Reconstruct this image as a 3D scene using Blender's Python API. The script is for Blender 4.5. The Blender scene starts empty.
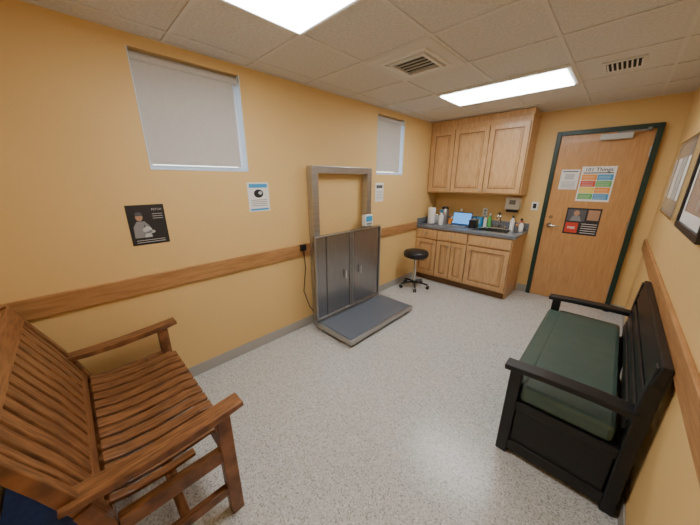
import bpy, bmesh, math, random
from mathutils import Vector, Matrix
random.seed(4)
XL,XR,YB,YF,H=-2.295,.325,4.55,-.47,2.45
# ---------------------------------------------------------------- camera
f=270; cam=bpy.data.cameras.new('camera'); co=bpy.data.objects.new('camera',cam); bpy.context.collection.objects.link(co)
co.location=(0,0,1.605); co.rotation_euler=(math.radians(73),0,math.radians(44.2)); cam.sensor_width=36; cam.lens=f/700*36; cam.clip_start=.01
bpy.context.scene.camera=co
# ---------------------------------------------------------------- materials
def mat(name,col,rough=.5,metal=0,noise=None,bump=0,nscale=50,emit=0,stretch=None,coat=0,vary=0):
    m=bpy.data.materials.new(name); m.use_nodes=True; nt=m.node_tree; b=nt.nodes['Principled BSDF']
    b.inputs['Base Color'].default_value=(*col,1); b.inputs['Roughness'].default_value=rough; b.inputs['Metallic'].default_value=metal
    if coat: b.inputs['Coat Weight'].default_value=coat
    if emit: b.inputs['Emission Color'].default_value=(*col,1); b.inputs['Emission Strength'].default_value=emit
    if noise is not None or bump:
        tc=nt.nodes.new('ShaderNodeTexCoord'); mp=nt.nodes.new('ShaderNodeMapping'); nt.links.new(tc.outputs['Object'],mp.inputs[0])
        if stretch: mp.inputs['Scale'].default_value=stretch
        n=nt.nodes.new('ShaderNodeTexNoise'); n.inputs['Scale'].default_value=nscale; n.inputs['Detail'].default_value=5; nt.links.new(mp.outputs[0],n.inputs['Vector'])
        if noise is not None:
            r=nt.nodes.new('ShaderNodeValToRGB'); r.color_ramp.elements[0].position=.33; r.color_ramp.elements[1].position=.67
            r.color_ramp.elements[0].color=(*noise,1); r.color_ramp.elements[1].color=(*col,1)
            nt.links.new(n.outputs['Fac'],r.inputs[0]); last=r.outputs[0]
            if vary:
                n2=nt.nodes.new('ShaderNodeTexNoise'); n2.inputs['Scale'].default_value=12; n2.inputs['Detail'].default_value=1; nt.links.new(mp.outputs[0],n2.inputs['Vector'])
                r2=nt.nodes.new('ShaderNodeMapRange'); r2.inputs['From Min'].default_value=.35; r2.inputs['From Max'].default_value=.65; r2.inputs['To Min'].default_value=1-vary; r2.inputs['To Max'].default_value=1
                nt.links.new(n2.outputs['Fac'],r2.inputs['Value'])
                vm=nt.nodes.new('ShaderNodeVectorMath'); vm.operation='SCALE'; nt.links.new(last,vm.inputs[0]); nt.links.new(r2.outputs[0],vm.inputs['Scale']); last=vm.outputs[0]
            nt.links.new(last,b.inputs['Base Color'])
        if bump:
            bp=nt.nodes.new('ShaderNodeBump'); bp.inputs['Strength'].default_value=bump; bp.inputs['Distance'].default_value=.003
            nt.links.new(n.outputs['Fac'],bp.inputs['Height']); nt.links.new(bp.outputs[0],b.inputs['Normal'])
    return m
M={}
M['wall']=mat('wall_paint',(.79,.53,.215),.6,noise=(.775,.518,.207),nscale=3,bump=0)
M['ceil']=mat('ceiling_tile',(.74,.71,.66),.95,noise=(.62,.595,.55),nscale=60,bump=.2)
M['tee']=mat('ceiling_tee',(.70,.67,.62),.5)
M['base']=mat('vinyl_base',(.40,.38,.34),.5)
M['rail']=mat('oak_rail',(.50,.255,.095),.42,noise=(.36,.17,.058),nscale=6,stretch=(1,1,9))
M['railw']=mat('oak_railw',(.50,.255,.095),.42,noise=(.36,.17,.058),nscale=6,stretch=(9,1,9))
M['maple']=mat('maple_cabinet',(.68,.42,.20),.36,noise=(.55,.31,.13),nscale=7,stretch=(8,8,1),coat=.1)
M['mapleshade']=mat('maple_recess_shade',(.62,.37,.17),.36,noise=(.47,.255,.105),nscale=7,stretch=(8,8,1),coat=.1)  # same maple darkened, paints shade into the recess of the panel doors
M['gapshade_toe']=mat('maple_gap_shade_toe',(.17,.08,.03),.6)  # painted shade for the gaps around cabinet fronts; also colours the toe kick
M['door']=mat('door_veneer',(.60,.32,.125),.33,noise=(.50,.25,.09),nscale=6,stretch=(9,1,.8),coat=.1)
M['dframe']=mat('door_frame_paint',(.012,.035,.022),.4)
M['steel']=mat('brushed_steel',(.50,.49,.48),.30,.85,noise=(.42,.41,.40),nscale=8,stretch=(1,1,14))
M['steelp']=mat('panel_steel',(.36,.36,.365),.27,.9,noise=(.29,.29,.295),nscale=6,stretch=(3,12,1))
M['chrome']=mat('chrome',(.7,.7,.7),.15,1)
M['tread']=mat('tread_rubber',(.18,.21,.26),.42,.3,noise=(.13,.155,.20),nscale=120,bump=.6)
M['black']=mat('black_plastic',(.012,.012,.014),.4)
M['benchblk']=mat('black_bench_paint',(.010,.010,.011),.40,noise=(.006,.006,.007),nscale=20,stretch=(1,8,8))
M['green']=mat('green_vinyl',(.062,.105,.085),.38,noise=(.052,.09,.072),nscale=12,bump=.1)
M['teak']=mat('teak',(.36,.155,.058),.36,noise=(.15,.055,.02),nscale=9,stretch=(9,1.1,1.1),vary=.35,coat=.15)
M['teakx']=mat('teak_across',(.36,.155,.058),.36,noise=(.15,.055,.02),nscale=9,stretch=(1.1,9,9),coat=.15)
M['white']=mat('white_plastic',(.8,.79,.75),.4)
M['paper']=mat('paper',(.82,.80,.76),.8)
M['blind']=mat('blind_fabric',(.60,.57,.53),.9,noise=(.58,.55,.51),nscale=30)
M['wframe']=mat('window_frame_white',(.74,.78,.82),.4)
M['counter']=mat('counter_laminate',(.24,.255,.28),.3,noise=(.12,.13,.145),nscale=90)
M['screen']=mat('laptop_screen',(.10,.36,.85),.25,emit=1.0)
M['navy']=mat('navy_fabric',(.04,.10,.32),.55,noise=(.03,.075,.25),nscale=40)
M['lamp']=mat('lamp_diffuser',(.95,.98,1),.5,emit=18)
M['grey']=mat('grey_plastic',(.25,.25,.25),.5)
M['lgrey']=mat('light_grey',(.55,.55,.53),.4)
M['dark']=mat('dark_void',(.02,.02,.02),.9)
M['red']=mat('print_red',(.62,.06,.03),.6); M['orange']=mat('print_orange',(.85,.30,.03),.6); M['yellow']=mat('print_yellow',(.85,.62,.06),.6)
M['pgreen']=mat('print_green',(.12,.42,.10),.6); M['cyan']=mat('print_cyan',(.05,.32,.60),.6); M['pblack']=mat('print_black',(.02,.02,.022),.45)
M['skin']=mat('print_tan',(.45,.25,.15),.6); M['ink']=mat('ink_grey',(.10,.10,.11),.7)
M['glassy']=mat('picture_glass',(.62,.60,.56),.12,coat=.5)
M['glassd']=mat('picture_print',(.22,.24,.25),.15,noise=(.5,.5,.48),nscale=5,coat=.5)
def floormat():
    m=bpy.data.materials.new('speckled_vinyl'); m.use_nodes=True; nt=m.node_tree; b=nt.nodes['Principled BSDF']
    tc=nt.nodes.new('ShaderNodeTexCoord')
    v=nt.nodes.new('ShaderNodeTexVoronoi'); v.inputs['Scale'].default_value=170; nt.links.new(tc.outputs['Object'],v.inputs['Vector'])
    sx=nt.nodes.new('ShaderNodeSeparateColor'); nt.links.new(v.outputs['Color'],sx.inputs[0])
    r=nt.nodes.new('ShaderNodeValToRGB'); cr=r.color_ramp; cr.interpolation='CONSTANT'
    cr.elements[0].position=0; cr.elements[0].color=(.33,.33,.31,1); cr.elements[1].position=.15; cr.elements[1].color=(.51,.51,.485,1)
    e=cr.elements.new(.5); e.color=(.58,.58,.555,1); e=cr.elements.new(.85); e.color=(.68,.68,.65,1)
    nt.links.new(sx.outputs[0],r.inputs[0]); nt.links.new(r.outputs[0],b.inputs['Base Color'])
    b.inputs['Roughness'].default_value=.26; return m
M['floor']=floormat()
# ---------------------------------------------------------------- builder
class B:
    def __init__(s,name,bevel=0):
        s.name=name; s.bm=bmesh.new(); s.mats=[]; s.bevel=bevel
    def mi(s,m):
        if m not in s.mats: s.mats.append(m)
        return s.mats.index(m)
    def faces(s,vs,fs,m,smooth=False):
        i=s.mi(m); bv=[s.bm.verts.new(v) for v in vs]
        for q in fs:
            try:
                fc=s.bm.faces.new([bv[k] for k in q]); fc.material_index=i; fc.smooth=smooth
            except ValueError: pass
    def box(s,x0,x1,y0,y1,z0,z1,m,mx=None):
        vs=[Vector((x,y,z)) for z in (z0,z1) for y in (y0,y1) for x in (x0,x1)]
        if mx: vs=[mx@v for v in vs]
        s.faces(vs,[(0,2,3,1),(4,5,7,6),(0,1,5,4),(2,6,7,3),(0,4,6,2),(1,3,7,5)],m)
    def cyl(s,p1,p2,r1,m,r2=None,n=20,cap=True):
        r2=r1 if r2 is None else r2; p1=Vector(p1);p2=Vector(p2); d=(p2-p1).normalized(); a=d.orthogonal().normalized(); c=d.cross(a)
        vs=[p+(a*math.cos(2*math.pi*k/n)+c*math.sin(2*math.pi*k/n))*r for p,r in((p1,r1),(p2,r2)) for k in range(n)]
        s.faces(vs,[(k,(k+1)%n,n+(k+1)%n,n+k) for k in range(n)],m,True)
        if cap:
            s.faces(vs[:n],[tuple(range(n))[::-1]],m); s.faces(vs[n:],[tuple(range(n))],m)
    def lathe(s,prof,c,m,n=28):
        c=Vector(c); vs=[];L=len(prof)
        for k in range(n):
            a=2*math.pi*k/n
            for r,z in prof: vs.append(c+Vector((r*math.cos(a),r*math.sin(a),z)))
        s.faces(vs,[(k*L+j,((k+1)%n)*L+j,((k+1)%n)*L+j+1,k*L+j+1) for k in range(n) for j in range(L-1)],m,True)
    def tube(s,pts,r,m,n=10):
        pts=[Vector(p) for p in pts]; rings=[]; up=None
        for i,p in enumerate(pts):
            d=(pts[min(i+1,len(pts)-1)]-pts[max(i-1,0)]).normalized()
            a=d.orthogonal().normalized() if up is None else (up-d*up.dot(d)).normalized(); up=a; c=d.cross(a)
            rings+= [p+(a*math.cos(2*math.pi*k/n)+c*math.sin(2*math.pi*k/n))*r for k in range(n)]
        N=len(pts); s.faces(rings,[(i*n+k,i*n+(k+1)%n,(i+1)*n+(k+1)%n,(i+1)*n+k) for i in range(N-1) for k in range(n)]+[tuple(range(n))[::-1],tuple(range((N-1)*n,N*n))],m,True)
    def ribbon(s,path,x0,x1,t,m,axis='x'):
        P=[Vector((0,a,b)) for a,b in path]; vs=[];N=len(P)
        for i,p in enumerate(P):
            d=(P[min(i+1,N-1)]-P[max(i-1,0)]).normalized(); nrm=Vector((0,-d.z,d.y))
            tt=t[i] if isinstance(t,(list,tuple)) else t
            for x,sg in((x0,-.5),(x1,-.5),(x1,.5),(x0,.5)):
                q=p+nrm*tt*sg; vs.append(Vector((x,q.y,q.z)) if axis=='x' else Vector((q.y,x,q.z)))
        fs=[(i*4+k,i*4+(k+1)%4,(i+1)*4+(k+1)%4,(i+1)*4+k) for i in range(N-1) for k in range(4)]+[(3,2,1,0),tuple(range(N*4-4,N*4))]
        s.faces(vs,fs,m)
    def text(s,t,size,mx,m,bold=0):
        cu=bpy.data.curves.new('t','FONT'); cu.body=t; cu.size=size; cu.offset=bold; cu.align_x='CENTER'; cu.resolution_u=2
        o=bpy.data.objects.new('t',cu); bpy.context.collection.objects.link(o); bpy.context.view_layer.update()
        me=o.to_mesh(); s.faces([mx@v.co for v in me.vertices],[tuple(p.vertices) for p in me.polygons],m); o.to_mesh_clear()
        bpy.data.objects.remove(o); bpy.data.curves.remove(cu)
    def done(s,parent=None):
        bmesh.ops.recalc_face_normals(s.bm,faces=s.bm.faces)
        me=bpy.data.meshes.new(s.name); s.bm.to_mesh(me); s.bm.free()
        for k in s.mats: me.materials.append(M[k])
        o=bpy.data.objects.new(s.name,me); bpy.context.collection.objects.link(o)
        if s.bevel:
            b=o.modifiers.new('b','BEVEL'); b.width=s.bevel; b.segments=2; b.limit_method='ANGLE'; b.angle_limit=math.radians(50)
        if parent: o.parent=parent
        return o
def empty(n):
    e=bpy.data.objects.new(n,None); bpy.context.collection.objects.link(e); return e
def on(b,w,a0,a1,z0,z1,off,th,m):
    if w=='L': b.box(XL+off,XL+off+th,a0,a1,z0,z1,m)
    elif w=='R': b.box(XR-off-th,XR-off,a0,a1,z0,z1,m)
    elif w=='B': b.box(a0,a1,YB-off-th,YB-off,z0,z1,m)
def tmx(w,a,z,off):
    if w=='B': return Matrix(((1,0,0,a),(0,0,-1,YB-off),(0,1,0,z),(0,0,0,1)))
    if w=='L': return Matrix(((0,0,1,XL+off),(1,0,0,a),(0,1,0,z),(0,0,0,1)))
    return Matrix(((0,0,-1,XR-off),(-1,0,0,a),(0,1,0,z),(0,0,0,1)))
def flat(b,mx,pts,m):   # flat printed shape in local (u,v)
    b.faces([mx@Vector((p[0],p[1],0)) for p in pts],[tuple(range(len(pts)))],m)
def ell(cu,cv,ru,rv,n=20): return [(cu+ru*math.cos(2*math.pi*k/n),cv+rv*math.sin(2*math.pi*k/n)) for k in range(n)]
# ---------------------------------------------------------------- room
b=B('floor'); b.box(XL-.15,XR+.15,YF-.15,YB+.15,-.1,0,'floor'); b.done()
b=B('ceiling'); b.box(XL-.15,XR+.15,YF-.15,YB+.15,H,H+.1,'ceil'); b.done()
wins=[(.44,1.13,1.67,2.375),(2.84,3.43,1.67,2.375)]
b=B('wall_west'); T=.15
b.box(XL-T,XL,YF-.15,YB+.15,0,wins[0][2],'wall'); b.box(XL-T,XL,YF-.15,YB+.15,wins[0][3],H,'wall')
for y0,y1 in((YF-.15,wins[0][0]),(wins[0][1],wins[1][0]),(wins[1][1],YB+.15)): b.box(XL-T,XL,y0,y1,wins[0][2],wins[0][3],'wall')
b.done()
b=B('wall_east'); b.box(XR,XR+T,YF-.15,YB+.15,0,H,'wall'); b.done()
b=B('wall_north'); b.box(XL,XR,YB,YB+T,0,H,'wall'); b.done()
b=B('wall_south'); b.box(XL,XR,YF-T,YF,0,H,'wall'); b.done()
b=B('baseboard_west',.003); b.box(XL,XL+.008,YF,YB-.66,0,.10,'base'); b.done()
b=B('baseboard_east',.003); b.box(XR-.008,XR,YF,YB,0,.10,'base'); b.done()
b=B('baseboard_south',.003); b.box(XL+.01,XR-.01,YF,YF+.008,0,.10,'base'); b.done()
b=B('baseboard_north',.003); b.box(-.86,-.73,YB-.008,YB,0,.10,'base'); b.box(.195,XR-.01,YB-.008,YB,0,.10,'base'); b.done()
b=B('trim_1',.005); b.box(XL,XL+.022,YF,YB-.65,.835,.96,'rail'); b.done()
b=B('trim_2',.005); b.box(XR-.022,XR,YF,YB-.02,.835,.96,'rail'); b.done()
b=B('trim_3',.005); b.box(XL+.03,XR-.03,YF,YF+.022,.835,.96,'railw'); b.done()
b=B('ceiling_grid'); P=.5625; xs=[-1.58+.56*k for k in range(-1,4)]; ys=[1.20+P*k for k in range(-3,7)]
for x in xs:
    if XL<x<XR: b.box(x-.011,x+.011,YF,YB,H-.006,H-.0005,'tee')
for y in ys:
    if YF<y<YB: b.box(XL,XR,y-.011,y+.011,H-.0065,H-.001,'tee')
b.box(XL,XL+.02,YF,YB,H-.007,H,'tee'); b.box(XR-.02,XR,YF,YB,H-.007,H,'tee'); b.box(XL,XR,YB-.02,YB,H-.007,H,'tee')
b.done()
for (x0,x1,y0,y1) in((-1.57,-.47,.65,1.19),(-1.57,-.47,2.90,3.44)):
    b=B('ceiling_light_panel')
    b.box(x0+.03,x1-.03,y0+.03,y1-.03,H-.026,H-.018,'lamp')
    for q in((x0,x1,y0,y0+.03),(x0,x1,y1-.03,y1),(x0,x0+.03,y0+.03,y1-.03),(x1-.03,x1,y0+.03,y1-.03)): b.box(*q,H-.018,H,'white')
    b.done()
b=B('air_vent',.002); cx,cy=-1.30,2.045
b.box(-1.57,-1.03,1.775,2.315,H-.010,H,'tee')
for k,r in enumerate((.19,.15)):
    z=H-.012-.006*k
    for q in((cx-r,cx+r,cy-r,cy-r+.022),(cx-r,cx+r,cy+r-.022,cy+r),(cx-r,cx-r+.022,cy-r+.022,cy+r-.022),(cx+r-.022,cx+r,cy-r+.022,cy+r-.022)): b.box(*q,z-.012,z+.004,'white')
b.box(cx-.13,cx+.13,cy-.13,cy+.13,H-.013,H-.009,'dark')
for k in range(5):
    y=cy-.10+k*.05; b.box(cx-.125,cx+.125,y-.004,y+.006,H-.022,H-.012,'lgrey')
b.done()
b=B('return_air_grille',.001); b.box(-.30,-.06,3.05,3.30,H-.010,H,'tee'); b.box(-.28,-.08,3.08,3.27,H-.012,H-.009,'dark')
for k in range(8):
    x=-.275+k*.027; b.box(x,x+.010,3.08,3.27,H-.018,H-.010,'white')
b.done()
for i,(y0,y1,z0,z1) in enumerate(wins):
    b=B('window_%d'%(i+1),.002)
    xo=XL-.12
    for q in((y0,y1,z0,z0+.035),(y0,y1,z1-.035,z1),(y0,y0+.035,z0+.035,z1-.035),(y1-.035,y1,z0+.035,z1-.035)): b.box(xo,xo+.05,*q,'wframe')
    b.box(XL-.15,XL+.004,y0,y1,z0-.0,z0+.008,'wframe')
    b.box(XL-.15,XL+.003,y0,y0+.006,z0+.008,z1,'wframe'); b.box(XL-.15,XL+.003,y1-.006,y1,z0+.008,z1,'wframe')
    b.done()
    b=B('roller_blind',.001)
    b.box(XL-.035,XL-.031,y0+.012,y1-.045,z0+.045,z1-.05,'blind'); b.cyl((XL-.033,y0+.012,z0+.045),(XL-.033,y1-.045,z0+.045),.008,'blind',n=12)
    b.cyl((XL-.04,y0+.008,z1-.04),(XL-.04,y1-.01,z1-.04),.024,'blind',n=16); b.box(XL-.06,XL-.02,y1-.012,y1-.008,z1-.07,z1-.005,'white')
    b.done()
# ---------------------------------------------------------------- door
b=B('door_1',.003); g=YB-.002
b.box(-.675,.14,YB-.035,g,.008,2.13,'door')
b.box(-.725,-.675,YB-.055,g,0.001,2.18,'dframe'); b.box(.14,.19,YB-.055,g,0.001,2.18,'dframe'); b.box(-.675,.14,YB-.055,g,2.13,2.18,'dframe')
for z in(.25,1.05,1.85): b.cyl((.137,YB-.042,z),(.137,YB-.042,z+.10),.008,'steel',n=10)
b.cyl((-.61,YB-.045,1.02),(-.61,YB-.035,1.02),.033,'chrome'); b.cyl((-.61,YB-.09,1.02),(-.61,YB-.04,1.02),.011,'chrome')
b.tube([(-.61,YB-.09,1.02),(-.56,YB-.092,1.02),(-.50,YB-.088,1.018)],.009,'chrome')
b.cyl((-.61,YB-.045,1.13),(-.61,YB-.035,1.13),.024,'chrome')
b.box(-.30,-.03,YB-.10,YB-.035,2.045,2.105,'lgrey'); b.box(-.16,-.13,YB-.12,YB-.09,2.105,2.118,'grey')
b.box(-.15,.10,YB-.115,YB-.10,2.108,2.122,'grey'); b.box(.07,.10,YB-.115,YB-.05,2.108,2.14,'grey')
b.done()
D=.0365
b=B('notice_sheet'); on(b,'B',-.60,-.415,1.49,1.73,D,.001,'paper')
on(b,'B',-.585,-.43,1.70,1.712,D+.001,.0006,'ink'); on(b,'B',-.555,-.46,1.61,1.68,D+.001,.0006,'lgrey')
for k in range(6): on(b,'B',-.58,-.435,1.505+k*.015,1.5085+k*.015,D+.001,.0006,'ink')
b.done()
b=B('information_poster'); on(b,'B',-.40,-.085,1.35,1.76,D,.001,'paper')
b.text('101 Things',.058,tmx('B',-.243,1.705,D+.0018),'ink',.001); on(b,'B',-.38,-.105,1.68,1.692,D+.001,.0006,'ink')
for r in range(4):
    for c in range(2):
        a=-.385+c*.145; z=1.60-r*.075; on(b,'B',a,a+.14,z,z+.068,D+.001,.0006,['orange','cyan','red','pgreen','yellow','orange','pgreen','cyan'][(r*2+c)%8])
        for k in range(3): on(b,'B',a+.01,a+.12,z+.012+k*.017,z+.015+k*.017,D+.0016,.0005,'paper')
b.done()
b=B('dark_poster'); on(b,'B',-.455,-.115,.93,1.265,D,.001,'pblack')
q=tmx('B',0,0,D+.0016)
flat(b,q,[(-.44,1.10),(-.26,1.10),(-.26,1.245),(-.44,1.245)],'ink'); flat(b,tmx('B',0,0,D+.002),ell(-.35,1.20,.03,.035),'skin'); flat(b,tmx('B',0,0,D+.0019),[(-.41,1.10),(-.29,1.10),(-.315,1.165),(-.385,1.165)],'grey')
flat(b,q,[(-.24,1.12),(-.13,1.12),(-.13,1.245),(-.24,1.245)],'skin'); flat(b,q,[(-.44,.95),(-.31,.95),(-.31,1.08),(-.44,1.08)],'red')
b.text('FREE',.038,tmx('B',-.375,1.0,D+.002),'paper',.001)
for k in range(5): on(b,'B',-.28,-.13,.955+k*.028,.961+k*.028,D+.001,.0006,'paper')
b.done()
# ---------------------------------------------------------------- cabinets
def panel_door(b,x0,x1,yf,z0,z1,rail=.06):
    b.box(x0-.004,x1+.004,yf-.0015,yf,z0-.004,z1+.004,'gapshade_toe')
    b.box(x0+.01,x1-.01,yf-.008,yf-.0015,z0+.01,z1-.01,'gapshade_toe')
    for q in((x0,x0+rail,z0,z1),(x1-rail,x1,z0,z1),(x0+rail,x1-rail,z0,z0+rail),(x0+rail,x1-rail,z1-rail,z1)): b.box(q[0],q[1],yf-.024,yf-.002,q[2],q[3],'maple')
    if z1-z0>.25: b.box(x0+rail+.008,x1-rail-.008,yf-.013,yf-.006,z0+rail+.008,z1-rail-.008,'mapleshade'); b.box(x0+rail+.035,x1-rail-.035,yf-.020,yf-.012,z0+rail+.035,z1-rail-.035,'maple')
bk=YB-.002; XC=XL+.002
b=B('upper_cabinet',.0025); yf=YB-.37; z0,z1=1.41,2.30; xr=-.945
b.box(XC,xr,yf,bk,z0,H-.01,'maple'); b.box(XC,xr+.012,yf-.012,bk,z1+.075,H-.008,'maple')
for x0,x1 in((-2.265,-1.905),(-1.895,-1.43),(-1.42,-.96)): panel_door(b,x0,x1,yf,z0+.02,z1)
for hx in(-1.935,-1.46,-1.39): b.cyl((hx,yf-.04,z0+.06),(hx,yf-.02,z0+.06),.006,'steel',n=10); b.cyl((hx,yf-.048,z0+.06),(hx,yf-.038,z0+.06),.013,'steel',n=14)
b.done()
b=B('base_cabinet',.0025); yf=YB-.61; xr=-.87
b.box(XC,xr,yf,bk,.10,.70,'maple'); b.box(XC,xr,yf+.06,bk,0,.10,'maple')
b.box(XC,xr,yf,yf+.03,.70,.871,'maple'); b.box(xr-.02,xr,yf+.03,bk,.70,.871,'maple'); b.box(XC,XC+.02,yf+.03,bk,.70,.871,'maple')
b.box(XC,xr-.02,yf+.055,yf+.059,0,.098,'gapshade_toe')
for x0,x1 in((-2.265,-1.925),(-1.905,-1.685),(-1.675,-1.455),(-1.43,-.885)): panel_door(b,x0,x1,yf,.125,.695,.055)
for x0,x1 in((-2.265,-1.925),(-1.905,-1.455),(-1.43,-.885)):
    b.box(x0-.004,x1+.004,yf-.0015,yf,.716,.859,'gapshade_toe'); b.box(x0,x1,yf-.022,yf-.002,.72,.855,'maple')
for hx,hz in((-2.095,.79),(-1.68,.79),(-1.96,.63),(-1.715,.63),(-1.645,.63),(-1.39,.63)):
    b.cyl((hx,yf-.045,hz),(hx,yf-.016,hz),.006,'steel',n=10); b.cyl((hx,yf-.048,hz),(hx,yf-.038,hz),.013,'steel',n=14)
b.done()
b=B('countertop',.002)
sx0,sx1,sy0,sy1=-1.43,-.99,YB-.50,YB-.14; cz0,cz1=.872,.91; cxr=-.845; cyf=YB-.64
b.box(XC,sx0,cyf,bk,cz0,cz1,'counter'); b.box(sx1,cxr,cyf,bk,cz0,cz1,'counter'); b.box(sx0,sx1,cyf,sy0,cz0,cz1,'counter'); b.box(sx0,sx1,sy1,bk,cz0,cz1,'counter')
b.done()
b=B('backsplash',.002); b.box(XC+.02,cxr,YB-.02,bk,cz1+.001,1.01,'counter'); b.done()
b=B('side_splash',.002); b.box(XC,XC+.018,cyf+.02,YB-.022,cz1+.001,1.01,'counter'); b.done()
b=B('sink',.0015)
for q in((sx0-.02,sx1+.02,sy0-.02,sy0+.012),(sx0-.02,sx1+.02,sy1-.012,sy1+.02),(sx0-.02,sx0+.012,sy0+.012,sy1-.012),(sx1-.012,sx1+.02,sy0+.012,sy1-.012)): b.box(*q,cz1,cz1+.004,'chrome')
zb=.80
b.box(sx0+.002,sx1-.002,sy0+.002,sy1-.002,zb,zb+.005,'chrome')
b.box(sx0+.002,sx0+.01,sy0+.002,sy1-.002,zb+.005,cz1,'chrome'); b.box(sx1-.01,sx1-.002,sy0+.002,sy1-.002,zb+.005,cz1,'chrome')
b.box(sx0+.01,sx1-.01,sy0+.002,sy0+.01,zb+.005,cz1,'chrome'); b.box(sx0+.01,sx1-.01,sy1-.01,sy1-.002,zb+.005,cz1,'chrome')
b.cyl((-1.21,YB-.32,zb+.005),(-1.21,YB-.32,zb+.009),.03,'grey')
b.done()
c=cz1+.001
b=B('faucet'); fx,fy=-1.21,YB-.085
b.box(fx-.10,fx+.10,fy-.022,fy+.022,c,c+.015,'chrome')
b.cyl((fx,fy,c+.01),(fx,fy,c+.08),.014,'chrome')
b.tube([(fx,fy-.17*(1-math.cos(t))/2,cz1+.08+.16*math.sin(t)) for t in [math.pi*k/12 for k in range(11)]],.011,'chrome')
for sx in(-.075,.075): b.cyl((fx+sx,fy,c+.012),(fx+sx,fy,c+.05),.014,'chrome',r2=.010); b.box(fx+sx-.006,fx+sx+.006,fy-.05,fy+.01,c+.05,c+.06,'chrome')
b.done()
b=B('paper_towel_roll'); b.lathe([(0,0),(.07,0),(.07,.012),(.02,.014)],(-2.15,YB-.42,c),'grey'); b.lathe([(.02,.014),(.058,.014),(.06,.02),(.06,.26),(.058,.265),(.018,.265),(.018,.20)],(-2.15,YB-.42,c),'paper'); b.cyl((-2.15,YB-.42,c+.01),(-2.15,YB-.42,c+.30),.007,'chrome'); b.done()
b=B('coffee_canister'); b.lathe([(0,0),(.055,0),(.058,.01),(.058,.23),(.052,.24)],(-2.02,YB-.22,c),'steel'); b.lathe([(.054,.238),(.056,.26),(.03,.275),(.0,.278)],(-2.02,YB-.22,c),'black'); b.done()
b=B('disinfectant_bottle'); b.lathe([(0,0),(.036,0),(.038,.01),(.038,.15),(.014,.18),(.014,.20)],(-1.99,YB-.40,c),'white'); b.lathe([(.016,.195),(.016,.22),(0,.222)],(-1.99,YB-.40,c),'cyan'); b.box(-2.005,-1.975,YB-.46,YB-.39,c+.215,c+.235,'cyan'); b.done()
b=B('laptop',.003)
lx0,lx1,ly0,ly1=-1.88,-1.58,YB-.46,YB-.25
b.box(lx0,lx1,ly0,ly1,c,c+.016,'grey'); b.box(lx0+.02,lx1-.02,ly0+.07,ly1-.02,c+.016,c+.019,'black'); b.box(-1.78,-1.68,ly0+.012,ly0+.06,c+.016,c+.0175,'lgrey')
mx=Matrix.Translation((0,ly1,c+.016))@Matrix.Rotation(math.radians(-18),4,'X')
b.box(lx0,lx1,0,.010,0,.195,'black',mx); b.box(lx0+.010,lx1-.010,-.0015,0,.012,.185,'screen',mx)
b.done()
b=B('glove_box',.002); b.box(-1.66,-1.46,YB-.13,YB-.03,c,c+.14,'cyan'); b.box(-1.63,-1.49,YB-.133,YB-.129,c+.04,c+.11,'white'); b.done()
b=B('instrument_case',.004); b.box(-1.555,-1.465,YB-.38,YB-.22,c,c+.12,'black'); b.box(-1.55,-1.47,YB-.375,YB-.225,c+.12,c+.13,'grey'); b.tube([(-1.54,YB-.30,c+.125),(-1.54,YB-.30,c+.16),(-1.48,YB-.30,c+.16),(-1.48,YB-.30,c+.125)],.006,'black'); b.done()
def bottle(name,x,y,r,h,m1,m2):
    b=B(name); b.lathe([(0,0),(r*.95,0),(r,.008),(r,h*.65),(r*.4,h*.8),(r*.4,h*.85)],(x,y,c),m1); b.lathe([(r*.45,h*.84),(r*.45,h),(0,h)],(x,y,c),m2); b.done()
bottle('hand_soap_bottle',-1.045,YB-.08,.030,.20,'white','black'); bottle('dish_soap_bottle',-1.36,YB-.075,.028,.21,'pgreen','white'); bottle('lotion_bottle',-.93,YB-.10,.033,.17,'skin','black'); bottle('cleaner_bottle',-1.80,YB-.10,.034,.25,'cyan','white'); bottle('alcohol_bottle',-1.42,YB-.08,.024,.17,'white','cyan'); bottle('shampoo_bottle',-.90,YB-.20,.028,.15,'white','red'); bottle('ear_cleaner_bottle',-.925,YB-.34,.022,.12,'ink','orange')
b=B('cotton_swab_jar'); b.lathe([(0,0),(.045,0),(.048,.01),(.048,.12),(.045,.125)],(-2.17,YB-.20,c),'lgrey'); b.lathe([(.047,.124),(.049,.145),(.012,.15),(.012,.165),(0,.168)],(-2.17,YB-.20,c),'chrome'); b.done()
b=B('tissue_box',.004); b.box(-1.94,-1.86,YB-.24,YB-.10,c,c+.09,'orange'); b.box(-1.92,-1.88,YB-.20,YB-.14,c+.09,c+.12,'paper'); b.done()
b=B('wall_soap_dispenser',.018); b.box(-1.17,-.99,YB-.12,bk,1.20,1.365,'white'); b.box(-1.15,-1.01,YB-.115,YB-.01,1.16,1.215,'black'); b.box(-1.12,-1.04,YB-.124,YB-.118,1.27,1.33,'grey'); b.done()
b=B('light_switch',.002); on(b,'B',-.865,-.785,1.20,1.315,.001,.006,'white'); on(b,'B',-.845,-.805,1.225,1.29,.007,.004,'black'); b.done()
b=B('electrical_outlet',.002); on(b,'B',-1.50,-1.43,1.07,1.185,.001,.006,'white')
for z in(1.098,1.145): on(b,'B',-1.48,-1.45,z-.014,z+.014,.007,.002,'grey')
b.done()
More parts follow.
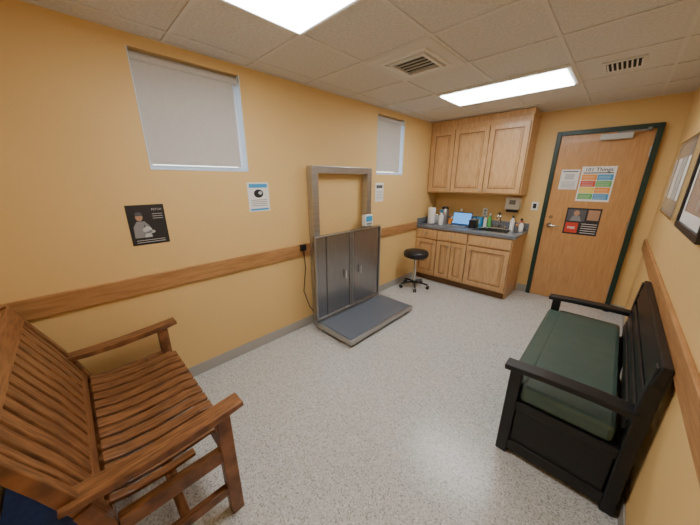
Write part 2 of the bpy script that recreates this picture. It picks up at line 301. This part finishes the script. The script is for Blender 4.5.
# ---------------------------------------------------------------- stool
b=B('rolling_stool'); x,y=-2.03,3.52
b.lathe([(0,.49),(.15,.49),(.175,.50),(.185,.525),(.183,.56),(.165,.585),(.08,.59),(0,.59)],(x,y,0),'black',36)
b.lathe([(0,.478),(.12,.478),(.13,.49)],(x,y,0),'grey')
b.cyl((x,y,.30),(x,y,.48),.014,'chrome'); b.cyl((x,y,.10),(x,y,.32),.025,'chrome'); b.cyl((x,y,.075),(x,y,.115),.04,'black')
b.cyl((x+.02,y,.465),(x+.13,y+.03,.455),.005,'black')
for k in range(5):
    a=2*math.pi*k/5+.3; ex,ey=x+.21*math.cos(a),y+.21*math.sin(a)
    b.tube([(x,y,.095),(x+.12*math.cos(a),y+.12*math.sin(a),.085),(ex,ey,.068)],.014,'black'); b.cyl((ex,ey,.03),(ex,ey,.07),.008,'chrome')
    t=Vector((-math.sin(a),math.cos(a),0))*.01; p=Vector((ex,ey,.026))
    b.cyl(p-t*2,p-t*.6,.025,'black',n=16); b.cyl(p+t*.6,p+t*2,.025,'black',n=16); b.cyl(p-t,p+t,.009,'grey',n=10)
b.done()
# ---------------------------------------------------------------- scale
e=empty('veterinary_floor_scale')
b=B('hoop_frame',.004); X0,X1=-2.27,-2.19
b.box(X0,X1,1.72,1.80,0,1.74,'steel'); b.box(X0,X1,2.55,2.63,0,1.74,'steel'); b.box(X0,X1,1.80,2.55,1.67,1.74,'steel'); b.box(X0,X1,1.80,2.55,.3,.36,'steel')
b.done(e)
b=B('side_panel',.003)
b.box(-2.165,-2.135,1.67,2.21,.09,1.05,'steelp'); b.box(-2.170,-2.140,2.215,2.76,.09,1.05,'steelp')
for y0,y1 in((1.67,1.690),(2.19,2.21),(2.225,2.245),(2.74,2.76)): b.box(-2.136,-2.122,y0,y1,.09,1.05,'steel')
b.box(-2.136,-2.124,1.83,1.838,.12,1.03,'steelp')
b.box(-2.136,-2.122,1.67,2.76,1.035,1.05,'steel'); b.box(-2.136,-2.122,1.67,2.76,.09,.12,'steel')
b.box(-2.19,-2.165,1.74,1.79,.2,.95,'steel'); b.box(-2.19,-2.168,2.56,2.61,.2,.95,'steel')
for y in(2.10,2.36): b.box(-2.122,-2.110,y,y+.02,.50,.60,'chrome')
b.done(e)
b=B('platform',.004)
b.box(-2.12,-1.60,1.66,2.78,.035,.085,'steel'); b.box(-2.10,-1.62,1.68,2.76,.085,.092,'tread')
for px in(-2.06,-1.66):
    for py in(1.72,2.72): b.cyl((px,py,0),(px,py,.036),.03,'black')
b.box(-2.19,-2.12,1.67,2.77,.04,.07,'steel')
b.done(e)
b=B('display_unit',.005); b.box(-2.19,-2.135,2.46,2.60,1.07,1.20,'white'); b.box(-2.135,-2.131,2.475,2.585,1.12,1.185,'cyan'); b.box(-2.135,-2.132,2.48,2.58,1.08,1.105,'grey'); b.done(e)
b=B('power_cable'); b.tube([(XL+.03,1.62,.93),(XL+.05,1.62,.90),(XL+.05,1.63,.7),(XL+.04,1.60,.45),(XL+.05,1.66,.25),(XL+.06,1.70,.18)],.005,'black'); b.box(XL+.023,XL+.055,1.59,1.65,.90,.965,'black'); b.done(e)
# ---------------------------------------------------------------- wall posters
b=B('dark_wall_poster'); on(b,'L',.255,.47,1.175,1.445,.001,.002,'pblack')
q=tmx('L',0,0,.0034); q2=tmx('L',0,0,.0038); q3=tmx('L',0,0,.0042)
flat(b,q,[(.275,1.225),(.375,1.225),(.37,1.30),(.345,1.335),(.30,1.335),(.278,1.30)],'grey')   # person torso
flat(b,q2,ell(.318,1.365,.020,.027),'skin'); flat(b,q3,[(.297,1.372),(.339,1.372),(.335,1.393),(.318,1.399),(.301,1.393)],'ink')
flat(b,q3,ell(.352,1.275,.026,.024),'lgrey'); flat(b,q3,ell(.378,1.262,.016,.011),'lgrey'); flat(b,q3,[(.333,1.285),(.345,1.298),(.338,1.318)],'ink'); flat(b,q3,[(.33,1.225),(.372,1.225),(.365,1.262),(.338,1.262)],'lgrey')
b.text('FETCH',.020,tmx('L',.425,1.405,.0042),'lgrey')
for k in range(3): on(b,'L',.395,.455,1.35+k*.015,1.353+k*.015,.003,.0006,'lgrey')
for k in range(2): on(b,'L',.28,.445,1.19+k*.014,1.194+k*.014,.003,.0006,'lgrey')
b.done()
b=B('wall_notice_poster'); on(b,'L',1.10,1.30,1.335,1.585,.001,.002,'paper'); on(b,'L',1.115,1.285,1.54,1.572,.003,.0006,'cyan'); flat(b,q,ell(1.20,1.49,.045,.036),'pblack'); flat(b,q2,ell(1.215,1.495,.018,.014),'lgrey')
for k in range(4): on(b,'L',1.125,1.275,1.385+k*.016,1.389+k*.016,.003,.0006,'ink')
on(b,'L',1.115,1.285,1.345,1.362,.003,.0006,'cyan'); b.done()
b=B('wall_instruction_sheet'); on(b,'L',2.83,3.0,1.33,1.57,.001,.002,'paper'); on(b,'L',2.85,2.98,1.50,1.54,.003,.0006,'ink')
for k in range(6): on(b,'L',2.85,2.98,1.36+k*.020,1.364+k*.020,.003,.0006,'ink')
b.done()
def pframe(name,y0,y1,z0,z1,w,fm,mm,matw=0):
    b=B(name,.002); R='R'
    for q in((y0,y1,z0,z0+w),(y0,y1,z1-w,z1),(y0,y0+w,z0+w,z1-w),(y1-w,y1,z0+w,z1-w)): on(b,R,*q,.001,.022,fm)
    on(b,R,y0+w,y1-w,z0+w,z1-w,.004,.006,mm if not matw else 'paper')
    if matw: on(b,R,y0+w+matw,y1-w-matw,z0+w+matw,z1-w-matw,.010,.001,mm)
    return b
b=pframe('silver_picture_frame',3.08,3.95,1.32,1.92,.018,'chrome','glassy')
for k in range(3): on(b,'R',3.18+k*.25,3.36+k*.25,1.45,1.78,.010,.001,['paper','lgrey','paper'][k])
b.done()
pframe('black_picture_frame',2.05,2.84,1.31,1.84,.038,'black','glassd',.07).done()
# ---------------------------------------------------------------- wooden garden bench (left)
b=B('wooden_garden_bench',.004)
XA,XB=-2.15,-1.09; w=.055
back=[(-.135,.0),(-.135,.25),(-.145,.42),(-.18,.55),(-.235,.70),(-.295,.85),(-.345,.985)]
for x in(XA,XB):
    b.ribbon(back[:4],x-w/2,x+w/2,[.055,.06,.06,.05],'teak'); b.ribbon(back[3:],x-.02,x+.02,[.05,.045,.04,.035],'teak')
    b.box(x-w/2,x+w/2,.255,.315,0,.585,'teak')
    b.box(x-w/2+.008,x+w/2-.008,-.11,.26,.345,.415,'teak'); b.box(x-.018,x+.018,-.11,.26,.13,.175,'teak')
    b.ribbon([(-.225,.60),(-.10,.592),(.05,.592),(.20,.602),(.30,.612),(.375,.622)],x-.042,x+.042,[.022,.03,.034,.034,.032,.026],'teak')
b.box(XA+w/2,XB-w/2,.27,.30,.335,.415,'teakx'); b.box(XA+w/2,XB-w/2,-.15,-.12,.335,.41,'teakx'); b.box(XA,XB,.06,.10,.13,.17,'teakx')
b.box(XA+w/2,XB-w/2,.05,.09,.36,.41,'teakx')
n=13; span=(XB-XA)/n
seat=[(-.125,.445),(-.05,.427),(.06,.42),(.17,.424),(.26,.432),(.325,.425)]
for k in range(n):
    x0=XA+.002+k*span; x1=XA+(k+1)*span-.018
    if k==0: x0+=.03
    if k==n-1: x1-=.026
    b.ribbon(seat if 0<k<n-1 else [p for p in seat if p[0]<.25],x0,x1,.018,'teak')
    b.ribbon([(-.15,.465),(-.17,.54),(-.215,.67),(-.265,.79),(-.31,.905)],x0,x1,.015,'teak')
b.ribbon([(-.30,.885),(-.335,.978)],XA+.02,XB-.02,.032,'teakx'); b.ribbon([(-.15,.44),(-.165,.50)],XA+w/2,XB-w/2,.03,'teakx')
b.done()
b=B('blue_storage_bag',.02); b.box(-1.95,-1.38,-.44,-.21,0,.30,'navy'); b.box(-1.96,-1.37,-.45,-.20,.28,.31,'navy'); b.tube([(-1.8,-.20,.24),(-1.8,-.185,.32),(-1.55,-.185,.32),(-1.55,-.20,.24)],.008,'black'); b.done()
# ---------------------------------------------------------------- black storage bench
e=empty('black_storage_bench'); y0,y1=1.56,2.93; x0=-.245
b=B('frame',.006)
for ya,yb in((y0,y0+.055),(y1-.055,y1)):
    b.box(x0,x0+.06,ya,yb,0,.58,'benchblk')
    b.ribbon([(.272,0),(.268,.45),(.272,.70),(.282,.86)],ya,yb,.055,'benchblk',axis='y')
    b.ribbon([(x0-.03,.588),(-.10,.60),(.10,.605),(.26,.60)],ya-.012,yb+.022,.032,'benchblk',axis='y')
    b.box(x0+.05,.25,ya+.008,yb-.008,.03,.10,'benchblk'); b.box(x0+.06,.24,ya+.018,yb-.018,.10,.36,'benchblk'); b.box(x0+.05,.25,ya+.008,yb-.008,.33,.385,'benchblk')
b.box(x0+.012,x0+.04,y0+.05,y1-.05,.06,.385,'benchblk'); b.box(x0,x0+.035,y0+.05,y1-.05,.03,.10,'benchblk'); b.box(x0,x0+.035,y0+.05,y1-.05,.34,.385,'benchblk')
b.box(x0+.04,.22,y0+.05,y1-.05,.06,.08,'benchblk'); b.box(.21,.24,y0+.05,y1-.05,.06,.385,'benchblk')
b.ribbon([(.272,.775),(.285,.875)],y0-.01,y1+.01,.036,'benchblk',axis='y')
for z in(.48,.56,.64,.72): b.ribbon([(.235+(z-.45)*.11,z),(.235+(z-.39)*.11,z+.055)],y0+.05,y1-.05,.022,'benchblk',axis='y')
for yy in(y0+.50,y0+.92): b.ribbon([(.255,.42),(.288,.80)],yy,yy+.05,.018,'benchblk',axis='y')
b.done(e)
b=B('seat_cushion',.025); b.box(x0+.062,.215,y0+.015,y1-.015,.388,.49,'green'); b.box(x0-.012,x0+.10,y0+.060,y1-.060,.388,.49,'green'); b.done(e)
# ---------------------------------------------------------------- world
w=bpy.data.worlds.new('world'); bpy.context.scene.world=w; w.use_nodes=True
bg=w.node_tree.nodes['Background']; sky=w.node_tree.nodes.new('ShaderNodeTexSky'); sky.sky_type='NISHITA'
sky.sun_disc=False; sky.sun_elevation=math.radians(40); w.node_tree.links.new(sky.outputs[0],bg.inputs[0]); bg.inputs[1].default_value=1.0
